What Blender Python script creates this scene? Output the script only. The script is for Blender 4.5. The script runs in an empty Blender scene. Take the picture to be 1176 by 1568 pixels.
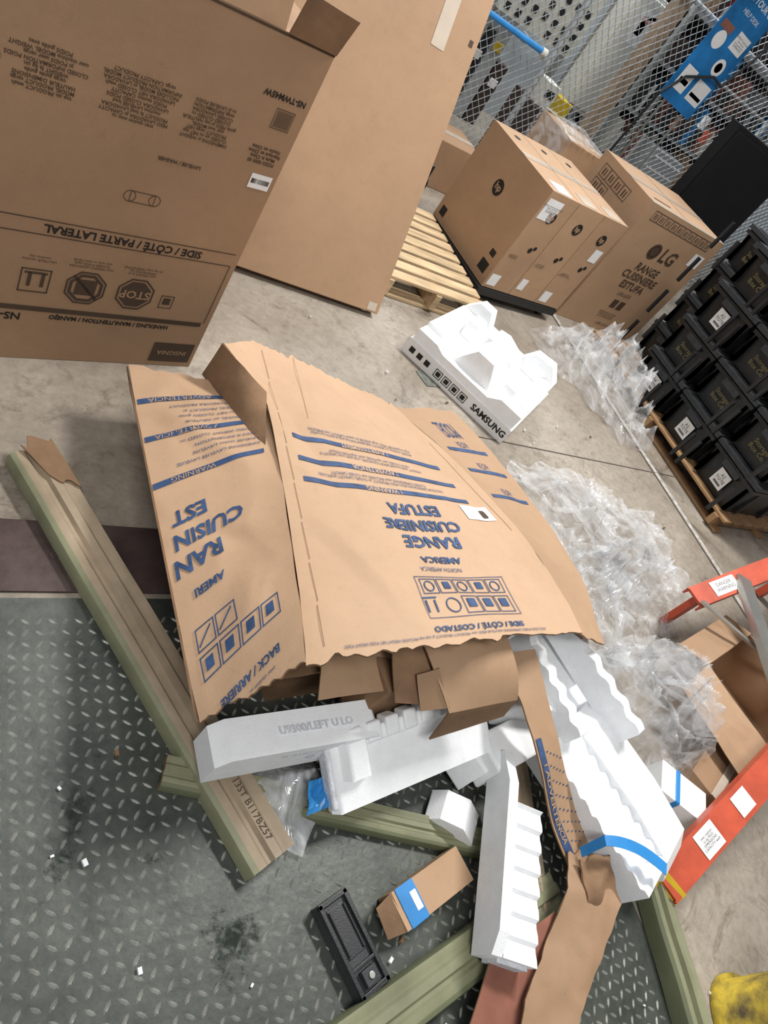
import bpy, math, random
from mathutils import Vector, Matrix, noise
random.seed(7)
V=Vector
SC=bpy.context.scene
SC.view_settings.view_transform='Standard'
COL=bpy.context.collection

# ---------------------------------------------------------------- materials
def mat(name,col,rough=.7,metal=0.,var=.12,nscale=6.,bump=.0,bscale=200.,spec=.3,stretch=(1,1,1),col2=None):
    m=bpy.data.materials.new(name); m.use_nodes=True; nt=m.node_tree; N=nt.nodes; L=nt.links
    b=N["Principled BSDF"]; b.inputs["Roughness"].default_value=rough; b.inputs["Metallic"].default_value=metal
    b.inputs["Specular IOR Level"].default_value=spec
    tc=N.new("ShaderNodeTexCoord"); mp=N.new("ShaderNodeMapping"); mp.inputs["Scale"].default_value=stretch
    L.new(tc.outputs["Object"],mp.inputs[0])
    nz=N.new("ShaderNodeTexNoise"); nz.inputs["Scale"].default_value=nscale; nz.inputs["Detail"].default_value=8; nz.inputs["Roughness"].default_value=.6
    L.new(mp.outputs[0],nz.inputs["Vector"])
    cr=N.new("ShaderNodeValToRGB"); c=V(col)
    d=V(col2) if col2 else c*(1-var*1.6)
    e=c*(1+var*.8)
    cr.color_ramp.elements[0].position=.32; cr.color_ramp.elements[0].color=(*d,1)
    cr.color_ramp.elements[1].position=.68; cr.color_ramp.elements[1].color=(min(e.x,1),min(e.y,1),min(e.z,1),1)
    L.new(nz.outputs["Fac"],cr.inputs[0]); L.new(cr.outputs[0],b.inputs["Base Color"])
    if bump:
        n2=N.new("ShaderNodeTexNoise"); n2.inputs["Scale"].default_value=bscale; n2.inputs["Detail"].default_value=3
        L.new(mp.outputs[0],n2.inputs["Vector"])
        bp=N.new("ShaderNodeBump"); bp.inputs["Strength"].default_value=bump; bp.inputs["Distance"].default_value=.003
        L.new(n2.outputs["Fac"],bp.inputs["Height"]); L.new(bp.outputs[0],b.inputs["Normal"])
    return m
def cardboard(name,col,var=.08,scuff=.16):
    """kraft board: mottled fibre colour, scuffs, faint dents"""
    m=mat(name,col,.66,var=var,nscale=1.6,bump=.10,bscale=160,spec=.35); nt=m.node_tree; N=nt.nodes; L=nt.links; b=N["Principled BSDF"]
    tc=[n for n in N if n.type=='TEX_COORD'][0]; base=b.inputs["Base Color"].links[0].from_socket
    s=N.new("ShaderNodeTexNoise"); s.inputs["Scale"].default_value=17; s.inputs["Detail"].default_value=12; s.inputs["Roughness"].default_value=.85; s.inputs["Distortion"].default_value=.4
    L.new(tc.outputs["Object"],s.inputs["Vector"])
    r=N.new("ShaderNodeValToRGB"); q=1-scuff; r.color_ramp.elements[0].position=.30; r.color_ramp.elements[0].color=(q,q,q,1); r.color_ramp.elements[1].position=.44; r.color_ramp.elements[1].color=(1,1,1,1)
    e=r.color_ramp.elements.new(.72); e.color=(1.06,1.07,1.08,1)
    L.new(s.outputs["Fac"],r.inputs[0])
    k=N.new("ShaderNodeMix"); k.data_type='RGBA'; k.blend_type='MULTIPLY'; k.inputs[0].default_value=1
    L.new(base,k.inputs[6]); L.new(r.outputs[0],k.inputs[7]); L.new(k.outputs[2],b.inputs["Base Color"])
    bp=[n for n in N if n.type=='BUMP'][0]
    d=N.new("ShaderNodeTexNoise"); d.inputs["Scale"].default_value=5; d.inputs["Detail"].default_value=3
    L.new(tc.outputs["Object"],d.inputs["Vector"])
    b2=N.new("ShaderNodeBump"); b2.inputs["Strength"].default_value=.15; b2.inputs["Distance"].default_value=.02
    L.new(d.outputs["Fac"],b2.inputs["Height"]); L.new(b2.outputs[0],bp.inputs["Normal"])
    return m
CB =cardboard("cardboard_kraft",(.41,.262,.158))
CBL=cardboard("cardboard_hero",(.50,.33,.208),.07,.16)
CBD=cardboard("cardboard_dull",(.33,.205,.12))
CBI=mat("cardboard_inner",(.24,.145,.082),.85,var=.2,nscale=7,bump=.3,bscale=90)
CBP=cardboard("cardboard_pale",(.43,.275,.165),.10,.2)
INKB=mat("ink_black",(.02,.017,.015),.6,var=.05)
INKD=mat("ink_brown_black",(.07,.045,.03),.7,var=.05)
INKU=mat("ink_blue",(.045,.085,.19),.6,var=.25,nscale=30)
WHT=mat("label_white",(.80,.80,.80),.5,var=.04)
TAPE=mat("packing_tape",(.58,.50,.41),.2,var=.08,spec=.7)
FOAM=mat("polystyrene",(.88,.90,.92),.85,var=.03,nscale=30,bump=.35,bscale=260)
FOAMT=mat("polystyrene_torn",(.66,.68,.72),.9,var=.10,nscale=60,bump=1.,bscale=120)
BLUE=mat("strap_blue",(.03,.25,.62),.35,var=.15,spec=.5)
PALW=mat("pallet_wood",(.58,.43,.26),.75,var=.25,nscale=3,bump=.3,bscale=60,stretch=(1,8,8))
PALD=mat("pallet_wood_dark",(.33,.2,.1),.8,var=.3,nscale=3,bump=.3,bscale=60)
BEIG=mat("post_beige",(.37,.29,.20),.5,var=.2,nscale=5,bump=.1,spec=.4)
OLIV=mat("post_olive",(.24,.245,.15),.5,var=.18,nscale=5,bump=.1,spec=.4)
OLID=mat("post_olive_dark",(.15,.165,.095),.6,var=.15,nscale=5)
BLK =mat("black_plastic",(.014,.016,.018),.38,var=.2,nscale=20,bump=.15,bscale=300,spec=.5)
BLKM=mat("matt_black",(.008,.008,.009),.7,var=.1,spec=.2)
BLKG=mat("grey_black_plastic",(.03,.033,.037),.45,var=.2,nscale=20,bump=.2,bscale=300,spec=.4)
GOLD=mat("print_gold",(.22,.18,.07),.5)
RED =mat("ladder_red",(.52,.085,.04),.45,var=.15,nscale=10,spec=.4)
REDC=mat("red_card",(.27,.11,.075),.7,var=.15,nscale=8)
ALU =mat("aluminium",(.50,.50,.47),.35,metal=.9,var=.1)
GALV=mat("galvanised_wire",(.45,.48,.50),.45,metal=.4,var=.1)
YEL =mat("bollard_yellow",(.45,.33,.03),.6,var=.3,nscale=16,bump=.6,bscale=40,col2=(.08,.06,.03))
YELP=mat("yellow_plastic",(.6,.42,.02),.4)
GREY=mat("cabinet_grey",(.66,.66,.60),.5,var=.06)
SHLF=mat("shelf_grey",(.33,.35,.36),.5,var=.1)
DKB =mat("dark_brown",(.05,.035,.03),.7)
PBLU=mat("poster_blue",(.02,.20,.52),.4,var=.3,nscale=3)
WALL=mat("wall_paint",(.36,.39,.41),.8,var=.2,nscale=1.6)
TIMB=mat("timber_post",(.36,.27,.19),.8,var=.25,nscale=3,bump=.3,bscale=40,stretch=(6,6,1))

def concrete():
    m=bpy.data.materials.new("concrete_floor"); m.use_nodes=True; nt=m.node_tree; N=nt.nodes; L=nt.links
    b=N["Principled BSDF"]; b.inputs["Roughness"].default_value=.5; b.inputs["Specular IOR Level"].default_value=.35
    tc=N.new("ShaderNodeTexCoord")
    def nz(s,d=8,r=.6,ds=0):
        n=N.new("ShaderNodeTexNoise"); n.inputs["Scale"].default_value=s; n.inputs["Detail"].default_value=d; n.inputs["Roughness"].default_value=r; n.inputs["Distortion"].default_value=ds
        L.new(tc.outputs["Object"],n.inputs["Vector"]); return n
    def ramp(n,p0,c0,p1,c1):
        r=N.new("ShaderNodeValToRGB"); r.color_ramp.elements[0].position=p0; r.color_ramp.elements[0].color=(*c0,1); r.color_ramp.elements[1].position=p1; r.color_ramp.elements[1].color=(*c1,1)
        L.new(n.outputs["Fac"],r.inputs[0]); return r.outputs[0]
    a=nz(1.6); c=nz(26,12,.75); s=nz(6,10,.8,.4); q=nz(1.1,4,.5,1.); z=nz(2.2,14,.8,2.)
    def mul(x,y):
        k=N.new("ShaderNodeMix"); k.data_type='RGBA'; k.blend_type='MULTIPLY'; k.inputs[0].default_value=1
        L.new(x,k.inputs[6]); L.new(y,k.inputs[7]); return k.outputs[2]
    o=mul(ramp(a,.3,(.27,.235,.19),.7,(.40,.355,.30)),ramp(c,.3,(.70,.70,.70),.62,(1.05,1.05,1.05)))
    o=mul(o,ramp(s,.30,(.50,.48,.45),.46,(1,1,1))); o=mul(o,ramp(q,.35,(.78,.75,.72),.6,(1.05,1.05,1.05)))
    o=mul(o,ramp(z,.36,(.55,.53,.50),.45,(1,1,1)))
    L.new(o,b.inputs["Base Color"])
    bp=N.new("ShaderNodeBump"); bp.inputs["Strength"].default_value=.2; bp.inputs["Distance"].default_value=.003
    L.new(c.outputs["Fac"],bp.inputs["Height"]); L.new(bp.outputs[0],b.inputs["Normal"])
    return m
def plate_mat(name,c0,c1,r0,r1,metal):
    m=bpy.data.materials.new(name); m.use_nodes=True; nt=m.node_tree; N=nt.nodes; L=nt.links
    b=N["Principled BSDF"]; b.inputs["Metallic"].default_value=metal
    tc=N.new("ShaderNodeTexCoord")
    n=N.new("ShaderNodeTexNoise"); n.inputs["Scale"].default_value=7; n.inputs["Detail"].default_value=12; n.inputs["Roughness"].default_value=.8
    L.new(tc.outputs["Object"],n.inputs["Vector"])
    r=N.new("ShaderNodeValToRGB"); r.color_ramp.elements[0].position=.36; r.color_ramp.elements[0].color=(*c0,1); r.color_ramp.elements[1].position=.64; r.color_ramp.elements[1].color=(*c1,1)
    L.new(n.outputs["Fac"],r.inputs[0])
    w=N.new("ShaderNodeTexNoise"); w.inputs["Scale"].default_value=13; w.inputs["Detail"].default_value=10; w.inputs["Roughness"].default_value=.8
    L.new(tc.outputs["Object"],w.inputs["Vector"])
    def spill(loc,scl,rz):
        mp=N.new("ShaderNodeMapping"); mp.vector_type='TEXTURE'; mp.inputs["Location"].default_value=(*loc,0); mp.inputs["Rotation"].default_value=(0,0,rz); mp.inputs["Scale"].default_value=(*scl,1)
        L.new(tc.outputs["Object"],mp.inputs[0])
        ln=N.new("ShaderNodeVectorMath"); ln.operation='LENGTH'; L.new(mp.outputs[0],ln.inputs[0])
        ad=N.new("ShaderNodeMath"); ad.operation='MULTIPLY_ADD'; ad.inputs[1].default_value=5.; L.new(w.outputs["Fac"],ad.inputs[0])
        sb=N.new("ShaderNodeMath"); sb.operation='SUBTRACT'; L.new(ad.outputs[0],sb.inputs[0]); L.new(ln.outputs["Value"],sb.inputs[1]); ad.inputs[2].default_value=0
        mr=N.new("ShaderNodeMapRange"); mr.inputs[1].default_value=1.8; mr.inputs[2].default_value=2.7; L.new(sb.outputs[0],mr.inputs[0]); return mr.outputs[0]
    s1=spill((.36,.37),(.17,.035),math.radians(70)); s2=spill((.67,.10),(.09,.09),0); s3=spill((.52,.30),(.04,.03),.4)
    mxa=N.new("ShaderNodeMath"); mxa.operation='MAXIMUM'; L.new(s1,mxa.inputs[0]); L.new(s2,mxa.inputs[1])
    mxb=N.new("ShaderNodeMath"); mxb.operation='MAXIMUM'; L.new(mxa.outputs[0],mxb.inputs[0]); L.new(s3,mxb.inputs[1]); wet=mxb.outputs[0]
    mx=N.new("ShaderNodeMix"); mx.data_type='RGBA'; mx.blend_type='MULTIPLY'
    L.new(wet,mx.inputs[0]); L.new(r.outputs[0],mx.inputs[6]); mx.inputs[7].default_value=(.45,.52,.47,1)
    L.new(mx.outputs[2],b.inputs["Base Color"])
    rr=N.new("ShaderNodeMapRange"); rr.inputs[3].default_value=r0; rr.inputs[4].default_value=r1
    L.new(wet,rr.inputs[0]); L.new(rr.outputs[0],b.inputs["Roughness"])
    n4=N.new("ShaderNodeTexNoise"); n4.inputs["Scale"].default_value=60; n4.inputs["Detail"].default_value=4; L.new(tc.outputs["Object"],n4.inputs["Vector"])
    bp=N.new("ShaderNodeBump"); bp.inputs["Strength"].default_value=.3; bp.inputs["Distance"].default_value=.002; L.new(n4.outputs["Fac"],bp.inputs["Height"]); L.new(bp.outputs[0],b.inputs["Normal"])
    return m
def plastic(name,tint,f0,f1,sc=9,p0=.42,p1=.70,rough=.10):
    m=bpy.data.materials.new(name); m.use_nodes=True; nt=m.node_tree; N=nt.nodes; L=nt.links
    b=N["Principled BSDF"]; b.inputs["Base Color"].default_value=(*tint,1); b.inputs["Roughness"].default_value=rough
    b.inputs["Specular IOR Level"].default_value=1.
    t=N.new("ShaderNodeBsdfTransparent"); mx=N.new("ShaderNodeMixShader")
    tl=N.new("ShaderNodeBsdfTranslucent"); tl.inputs[0].default_value=(*tint,1); m2=N.new("ShaderNodeMixShader"); m2.inputs[0].default_value=.30
    tc=N.new("ShaderNodeTexCoord"); n=N.new("ShaderNodeTexNoise"); n.inputs["Scale"].default_value=sc; n.inputs["Detail"].default_value=6; n.inputs["Distortion"].default_value=2.8
    mp=N.new("ShaderNodeMapping"); mp.inputs["Rotation"].default_value=(.3,.2,.6); mp.inputs["Scale"].default_value=(1,.38,.7); L.new(tc.outputs["Object"],mp.inputs[0])
    L.new(mp.outputs[0],n.inputs["Vector"])
    mr=N.new("ShaderNodeMapRange"); mr.inputs[1].default_value=p0; mr.inputs[2].default_value=p1; mr.inputs[3].default_value=f0; mr.inputs[4].default_value=f1
    L.new(n.outputs["Fac"],mr.inputs[0]); L.new(mr.outputs[0],mx.inputs[0])
    bp=N.new("ShaderNodeBump"); bp.inputs["Strength"].default_value=.7; bp.inputs["Distance"].default_value=.014
    n3=N.new("ShaderNodeTexNoise"); n3.inputs["Scale"].default_value=11; n3.inputs["Distortion"].default_value=2.; n3.inputs["Detail"].default_value=3
    L.new(mp.outputs[0],n3.inputs["Vector"]); L.new(n3.outputs["Fac"],bp.inputs["Height"]); L.new(bp.outputs[0],b.inputs["Normal"])
    L.new(b.outputs[0],m2.inputs[1]); L.new(tl.outputs[0],m2.inputs[2])
    L.new(t.outputs[0],mx.inputs[1]); L.new(m2.outputs[0],mx.inputs[2]); L.new(mx.outputs[0],N["Material Output"].inputs[0])
    return m
CONC=concrete(); PLATE=plate_mat("tread_plate_steel",(.042,.049,.043),(.095,.105,.092),.42,.08,.35)
LUG=plate_mat("tread_plate_worn_lugs",(.28,.29,.26),(.60,.61,.56),.30,.08,.65)
THR=mat("threshold_steel",(.085,.06,.057),.45,metal=.3,var=.25,nscale=8,bump=.3,bscale=50)
FILM=plastic("clear_film",(.93,.95,.97),.06,.46)
FILM2=plastic("bag_film",(.9,.92,.95),.35,.8,14)

# ---------------------------------------------------------------- mesh builder
class MB:
    def __init__(s): s.v=[]; s.f=[]; s.m=[]; s.mats=[]
    def mi(s,m):
        if m not in s.mats: s.mats.append(m)
        return s.mats.index(m)
    def add(s,vs,fs,m):
        o=len(s.v); k=s.mi(m); s.v+= [V(p) for p in vs]
        for f in fs: s.f.append([i+o for i in f]); s.m.append(k)
    def box(s,c,d,m,M=None,taper=1.,rz=0):
        x,y,z=[q/2 for q in d]; vs=[]
        R=Matrix.Rotation(rz,3,'Z')
        for sz in(-1,1):
            t=taper if sz<0 else 1
            for sx,sy in((-1,-1),(1,-1),(1,1),(-1,1)): vs.append(R@V((sx*x*t,sy*y*t,sz*z))+V(c))
        if M: vs=[M@p for p in vs]
        s.add(vs,[(3,2,1,0),(4,5,6,7),(0,1,5,4),(1,2,6,5),(2,3,7,6),(3,0,4,7)],m)
    def extr(s,poly,w,m,M=None,mside=None):
        n=len(poly); vs=[V((p[0],-w/2,p[1])) for p in poly]+[V((p[0],w/2,p[1])) for p in poly]
        if M: vs=[M@p for p in vs]
        s.add(vs,[tuple(range(n)),tuple(range(2*n-1,n-1,-1))],mside or m)
        s.add(vs,[(i,i+n,(i+1)%n+n,(i+1)%n) for i in range(n)],m)
    def cyl(s,a,b,r,m,n=10,r2=None):
        a=V(a);b=V(b);d=(b-a).normalized(); u=d.orthogonal().normalized(); w=d.cross(u); r2=r2 or r
        vs=[a+(u*math.cos(t)+w*math.sin(t))*r for t in [i*2*math.pi/n for i in range(n)]]
        vs+=[b+(u*math.cos(t)+w*math.sin(t))*r2 for t in [i*2*math.pi/n for i in range(n)]]
        s.add(vs,[(i,(i+1)%n,(i+1)%n+n,i+n) for i in range(n)]+[tuple(range(n-1,-1,-1)),tuple(range(n,2*n))],m)
    def beam(s,a,b,w,h,m,up=(0,0,1)):
        a=V(a);b=V(b);d=(b-a).normalized(); y=V(up).cross(d).normalized(); z=d.cross(y)
        vs=[p+y*sy*w/2+z*sz*h/2 for p in(a,b) for sy,sz in((-1,-1),(1,-1),(1,1),(-1,1))]
        s.add(vs,[(3,2,1,0),(4,5,6,7),(0,1,5,4),(1,2,6,5),(2,3,7,6),(3,0,4,7)],m)
    def patch(s,ctrl,m,nu=14,nv=14,amp=.004,th=.005,m2=None,nf=6.,jag=0.,cre=()):
        S=surf(ctrl,amp,nf,cre); top=[];bot=[]
        for j in range(nv+1):
            for i in range(nu+1):
                u=i/nu;v=j/nv
                if jag and j in(0,nv): v=v+jag*(noise.noise(V((i*.3,j*.3,ctrl[0][0][0]))))+jag*.12*random.uniform(-1,1)
                p=S(u,v); n=norm(S,u,v); top.append(p); bot.append(p-n*th)
        q=(nu+1)*(nv+1); W=nu+1
        ft=[(j*W+i,j*W+i+1,(j+1)*W+i+1,(j+1)*W+i) for j in range(nv) for i in range(nu)]
        s.add(top,ft,m); s.add(bot,[f[::-1] for f in ft],m2 or m)
        ring=[i for i in range(nu)]+[j*W+nu for j in range(nv)]+[nv*W+i for i in range(nu,0,-1)]+[j*W for j in range(nv,0,-1)]
        s.add(top+bot,[(ring[k],ring[(k+1)%len(ring)],ring[(k+1)%len(ring)]+q,ring[k]+q) for k in range(len(ring))],m2 or m)
        return S
    def ink(s,fn,items,m):
        for it in items:
            if it[0]=='r': s.rect(fn,*it[1:5],it[5] if len(it)>5 else m)
            elif it[0]=='o':
                x0,y0,x1,y1=it[1:5]; t=it[5] if len(it)>5 else .003
                for r in((x0,y0,x1,y0+t),(x0,y1-t,x1,y1),(x0,y0,x0+t,y1),(x1-t,y0,x1,y1)): s.rect(fn,*r,m)
            elif it[0]=='c':
                cx,cy,r=it[1:4]; n=it[4] if len(it)>4 else 20; a0=math.pi/n
                s.add([fn(cx,cy,1)]+[fn(cx+r*math.cos(a0+k*2*math.pi/n),cy+r*math.sin(a0+k*2*math.pi/n),1) for k in range(n)],[(0,k+1,(k+1)%n+1) for k in range(n)],it[5] if len(it)>5 else m)
            elif it[0]=='g':
                cx,cy,r,t=it[1:5]; n=it[5] if len(it)>5 else 24; a0=math.pi/n
                vs=[fn(cx+q*math.cos(a0+k*2*math.pi/n),cy+q*math.sin(a0+k*2*math.pi/n),1) for q in(r,r-t) for k in range(n)]
                s.add(vs,[(k,(k+1)%n,(k+1)%n+n,k+n) for k in range(n)],m)
            elif it[0]=='l':
                x0,y0,x1,y1,t=it[1:6]; d=V((x1-x0,y1-y0)); nn=V((-d.y,d.x)).normalized()*t/2
                s.add([fn(x0+nn.x,y0+nn.y,1),fn(x1+nn.x,y1+nn.y,1),fn(x1-nn.x,y1-nn.y,1),fn(x0-nn.x,y0-nn.y,1)],[(0,1,2,3)],m)
            elif it[0]=='t':
                _,body,x,y,size=it[:5]; al=it[5] if len(it)>5 else 'CENTER'; mm=it[6] if len(it)>6 else m
                off=it[7] if len(it)>7 else .0; st=it[8] if len(it)>8 else 1.
                c=bpy.data.curves.new("t",'FONT'); c.body=body; c.size=size; c.align_x=al; c.align_y='CENTER'; c.offset=off; c.resolution_u=2; c.space_line=.95
                o=bpy.data.objects.new("t",c); COL.objects.link(o); bpy.context.view_layer.update()
                me=bpy.data.meshes.new_from_object(o)
                s.add([fn(x+p.co.x*st,y+p.co.y,1.3) for p in me.vertices],[tuple(f.vertices) for f in me.polygons],mm)
                bpy.data.objects.remove(o); bpy.data.curves.remove(c); bpy.data.meshes.remove(me)
    def rect(s,fn,x0,y0,x1,y1,m):
        nx=max(1,min(40,int(abs(x1-x0)/.02))); ny=max(1,min(24,int(abs(y1-y0)/.03))); vs=[fn(x0+(x1-x0)*i/nx,y0+(y1-y0)*j/ny,1) for j in range(ny+1) for i in range(nx+1)]
        W=nx+1; s.add(vs,[(j*W+i,j*W+i+1,(j+1)*W+i+1,(j+1)*W+i) for j in range(ny) for i in range(nx)],m)
    def make(s,name,bevel=0.,smooth=False,seg=2,auto=False):
        me=bpy.data.meshes.new(name); me.from_pydata([tuple(p) for p in s.v],[],s.f)
        for m in s.mats: me.materials.append(m)
        me.polygons.foreach_set("material_index",s.m)
        if smooth or auto: me.polygons.foreach_set("use_smooth",[True]*len(s.f))
        me.update()
        if auto: me.set_sharp_from_angle(angle=math.radians(32))
        o=bpy.data.objects.new(name,me); COL.objects.link(o)
        if bevel:
            b=o.modifiers.new("bevel",'BEVEL'); b.width=bevel; b.segments=seg; b.limit_method='ANGLE'; b.angle_limit=math.radians(50)
        return o
def lag(ps,t):
    n=len(ps)
    if n==2: return ps[0]*(1-t)+ps[1]*t
    if n==3: return ps[0]*((1-t)*(1-2*t))+ps[1]*(4*t*(1-t))+ps[2]*(t*(2*t-1))
    k=max(0,min(int(t*(n-1)),n-2)); f=t*(n-1)-k; return ps[k]*(1-f)+ps[k+1]*f
def surf(ctrl,amp,nf,cre=()):
    C=[[V(p) for p in r] for r in ctrl]
    def S(u,v):
        p=lag([lag(r,u) for r in C],v)
        if amp: p=p+V((0,0,amp*noise.noise(p*nf)+amp*.30*(1-abs(noise.noise(p*nf*1.6+V((3,1,2))))*2)))
        for (ax,ay,bx,by,h,w) in cre:   # folded creases in the board, (x,y)->(x,y), height, half-width
            dx,dy=bx-ax,by-ay; l2=dx*dx+dy*dy; t=max(0,min(1,((p.x-ax)*dx+(p.y-ay)*dy)/l2)); d=math.hypot(p.x-ax-dx*t,p.y-ay-dy*t)
            if d<w: p=p+V((0,0,h*(1-d/w)*(math.sin(math.pi*min(1,max(0,t*.9+.05))))))
        return p
    return S
def norm(S,u,v):
    e=.01; a=S(u+e,v)-S(u-e,v); b=S(u,v+e)-S(u,v-e); n=a.cross(b).normalized()
    return n if n.z>0 else -n
def fmap(o,dx,dy,off=.0015):
    o=V(o);dx=V(dx).normalized();dy=V(dy).normalized();n=dx.cross(dy)
    return lambda x,y,k=1: o+dx*x+dy*y+n*off*k
def TM(x,y,z,rz=0,rx=0,ry=0):
    return Matrix.Translation((x,y,z))@Matrix.Rotation(math.radians(rz),4,'Z')@Matrix.Rotation(math.radians(ry),4,'Y')@Matrix.Rotation(math.radians(rx),4,'X')
def lorem(nl,w,seed):
    r=random.Random(seed); W="PRODUCT INFORMATION WEIGHT DIMENSIONS LAVEUSE LAVADORA POIDS PESO NET CLOSED INCLUDES MODEL CAPACITY lb kg pi cu HAUTEUR wash machine user guide caution avec sin carga top load".split()
    out=[]
    for i in range(nl):
        l=""
        while len(l)<w*r.uniform(.7,1): l+=r.choice(W)+" "
        out.append(l.strip())
    return "\n".join(out)

# ---------------------------------------------------------------- camera
cam=bpy.data.objects.new("camera",bpy.data.cameras.new("camera")); COL.objects.link(cam); SC.camera=cam
X=V((.8028,-.2956,.5178)).normalized(); Fw=V((.5906,.5134,-.6225)).normalized()
Z=-Fw; Y=Z.cross(X).normalized(); X=Y.cross(Z)
cam.matrix_world=Matrix(((X.x,Y.x,Z.x,0),(X.y,Y.y,Z.y,0),(X.z,Y.z,Z.z,1.6),(0,0,0,1)))
cam.data.lens=23.92; cam.data.sensor_width=36; cam.data.clip_start=.02

# ---------------------------------------------------------------- room
b=MB(); b.box((4,3,-.052),(16,14,.1),CONC); b.make("floor")
b=MB(); b.box((.2,1.06,.0005),(3.6,.215,.009),THR)
for i in range(9): b.cyl((-.9+i*.42,1.06,.004),(-.9+i*.42,1.06,.0075),.012,THR)
b.make("threshold_plate",.002)
b=MB(); b.box((.45,-.3,-.0005),(2.96,2.47,.007),PLATE)
px=.030; vs=[];fs=[]
for i in range(int(2.9/px)):
    for j in range(int(2.42/px)):
        cx=-1.0+i*px; cy=-1.5+j*px; a=math.radians(45 if (i+j)%2 else -45)+.17
        c,s_=math.cos(a),math.sin(a); o=len(vs); l,w,hh=.0130,.0038,.0032
        for (p,q,zz) in ((-l,0,0),(-l*.45,-w,0),(l*.45,-w,0),(l,0,0),(l*.45,w,0),(-l*.45,w,0),(-l*.55,0,hh),(l*.55,0,hh)):
            vs.append((cx+p*c-q*s_,cy+p*s_+q*c,.003+zz))
        fs+=[(o,o+1,o+6),(o+1,o+2,o+7,o+6),(o+2,o+3,o+7),(o+3,o+4,o+7),(o+4,o+5,o+6,o+7),(o+5,o,o+6)]
b.add(vs,fs,LUG); b.make("tread_plate_dock_leveler")
b=MB(); b.box((5,7.6,2.2),(14,.12,4.4),WALL)
b.make("wall_back")
b=MB(); b.box((10.5,3,2.2),(.12,9.2,4.4),WALL); b.make("wall_right")
JM=mat("joint_filler",(.50,.47,.43),.8,var=.3,nscale=30); JD=mat("joint_dark",(.13,.11,.095),.9)
b=MB(); b.box((3.80,2.2,.0),(.035,4.2,.003),JM); b.box((3.77,2.2,.0005),(.006,4.2,.004),JD); b.box((2.9,1.85,.0005),(3.5,.005,.003),JD); b.make("trim_1")

# ---------------------------------------------------------------- chain link fence
b=MB(); x0,x1,z1,y0=1.2,9.6,3.0,5.3; sp=.075; t=.0022
def wire(ax,az,bx,bz,yy): b.beam((ax,yy,az),(bx,yy,bz),t*2,t*2,GALV,up=(0,1,0))
k=x0-z1
while k<x1:
    ax,az=(k,0) if k>x0 else (x0,x0-k); bx,bz=(k+z1,z1) if k+z1<x1 else (x1,x1-k); wire(ax,az,bx,bz,y0)
    ax,az=(k,z1) if k>x0 else (x0,z1-(x0-k)); bx,bz=(k+z1,0) if k+z1<x1 else (x1,z1-(x1-k)); wire(ax,az,bx,bz,y0+.006)
    k+=sp
for xx in (1.2,4.0,6.6,9.6): b.cyl((xx,y0+.04,0),(xx,y0+.04,3.05),.028,GALV)
for zz in (.06,1.9,3.0): b.cyl((x0,y0+.04,zz),(x1,y0+.04,zz),.02,GALV)
b.make("chain_link_fence")
b=MB(); b.box((4.86,5.45,1.5),(.13,.10,3.0),TIMB); b.make("timber_post",.006)
b=MB(); b.cyl((3.0,5.2,1.05),(3.78,5.2,1.05),.022,BLUE,14); b.cyl((3.78,5.2,1.05),(3.83,5.2,1.05),.03,GREY,14); b.cyl((3.83,5.2,1.05),(3.83,5.2,1.0),.012,ALU)
b.cyl((3.0,5.2,0),(3.0,5.2,1.07),.022,BLUE,14)
for xx in(3.1,3.6): b.box((xx,5.235,1.05),(.03,.07,.06),GALV)
b.make("blue_conduit_pipe")
b=MB(); M_=TM(5.37,5.25,1.77,0,0,3)
b.box((0,0,0),(.50,.012,.98),PBLU,M_)
for xx in(-.15,.15): b.box((5.37+xx,5.262,.88),(.02,.01,1.76),ALU)
pf=lambda x,y,k=1: M_@V((x,-.006-.001*k,y*.98))
b.ink(pf,[('t',"ASK YOUR CO",0,.40,.070,'CENTER',WHT,.001),('t',"HELP DESK",0,.30,.05,'CENTER',WHT),
 ('r',-.20,-.40,-.04,-.2,WHT),('r',-.18,-.34,-.06,-.30,PBLU),('c',.1,-.08,.07,20,WHT),('c',.1,-.08,.04,20,GREY),('r',.02,-.40,.22,-.22,WHT),('r',.04,-.36,.2,-.33,REDC),
 ('c',-.12,.05,.07,20,WHT),('r',-.22,.12,-.06,.18,REDC),('r',.02,.06,.2,.2,WHT),('t',lorem(4,14,90),.11,.13,.022,'CENTER',INKB)],WHT)
b.make("poster")
b=MB(); pts=[(5.05,5.2,1.3),(5.2,5.22,1.50),(5.45,5.2,1.62),(5.62,5.22,1.6),(5.72,5.2,1.95),(5.75,5.24,2.9)]
for k in range(len(pts)-1): b.cyl(pts[k],pts[k+1],.012,BLK,8)
b.cyl((5.05,5.2,1.3),(5.0,5.22,.0),.012,BLK,8); b.make("power_cable")
b=MB(); b.box((5.10,6.0,1.27),(.55,.2,1.05),GREY); b.box((5.10,5.89,1.27),(.50,.02,.98),GREY); b.cyl((5.31,5.875,1.2),(5.31,5.84,1.2),.02,BLK)
for xx in(4.85,5.35): b.box((xx,6.12,.9),(.05,.05,1.8),ALU)
b.ink(fmap((4.85,5.879,.8),(1,0,0),(0,0,1)),[('r',.10,.60,.42,.87,WHT),('t',"DANGER",.26,.8,.06,'CENTER',RED),('r',.15,.68,.22,.80,RED),('l',.18,.82,.42,.9,.025)],RED)
b.make("electrical_cabinet",.008)
b=MB(); b.box((4.40,6.3,1.45),(.95,.04,.9),GREY)
for i in range(7):
    for j in range(9):
        if random.random()<.75: b.box((4.0+i*.13,6.272,1.06+j*.1),(.05,.02,.055),BLK)
for xx in(3.95,4.85): b.box((xx,6.35,1.0),(.05,.05,2.0),ALU)
b.make("perforated_rack_panel")
b=MB()
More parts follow.
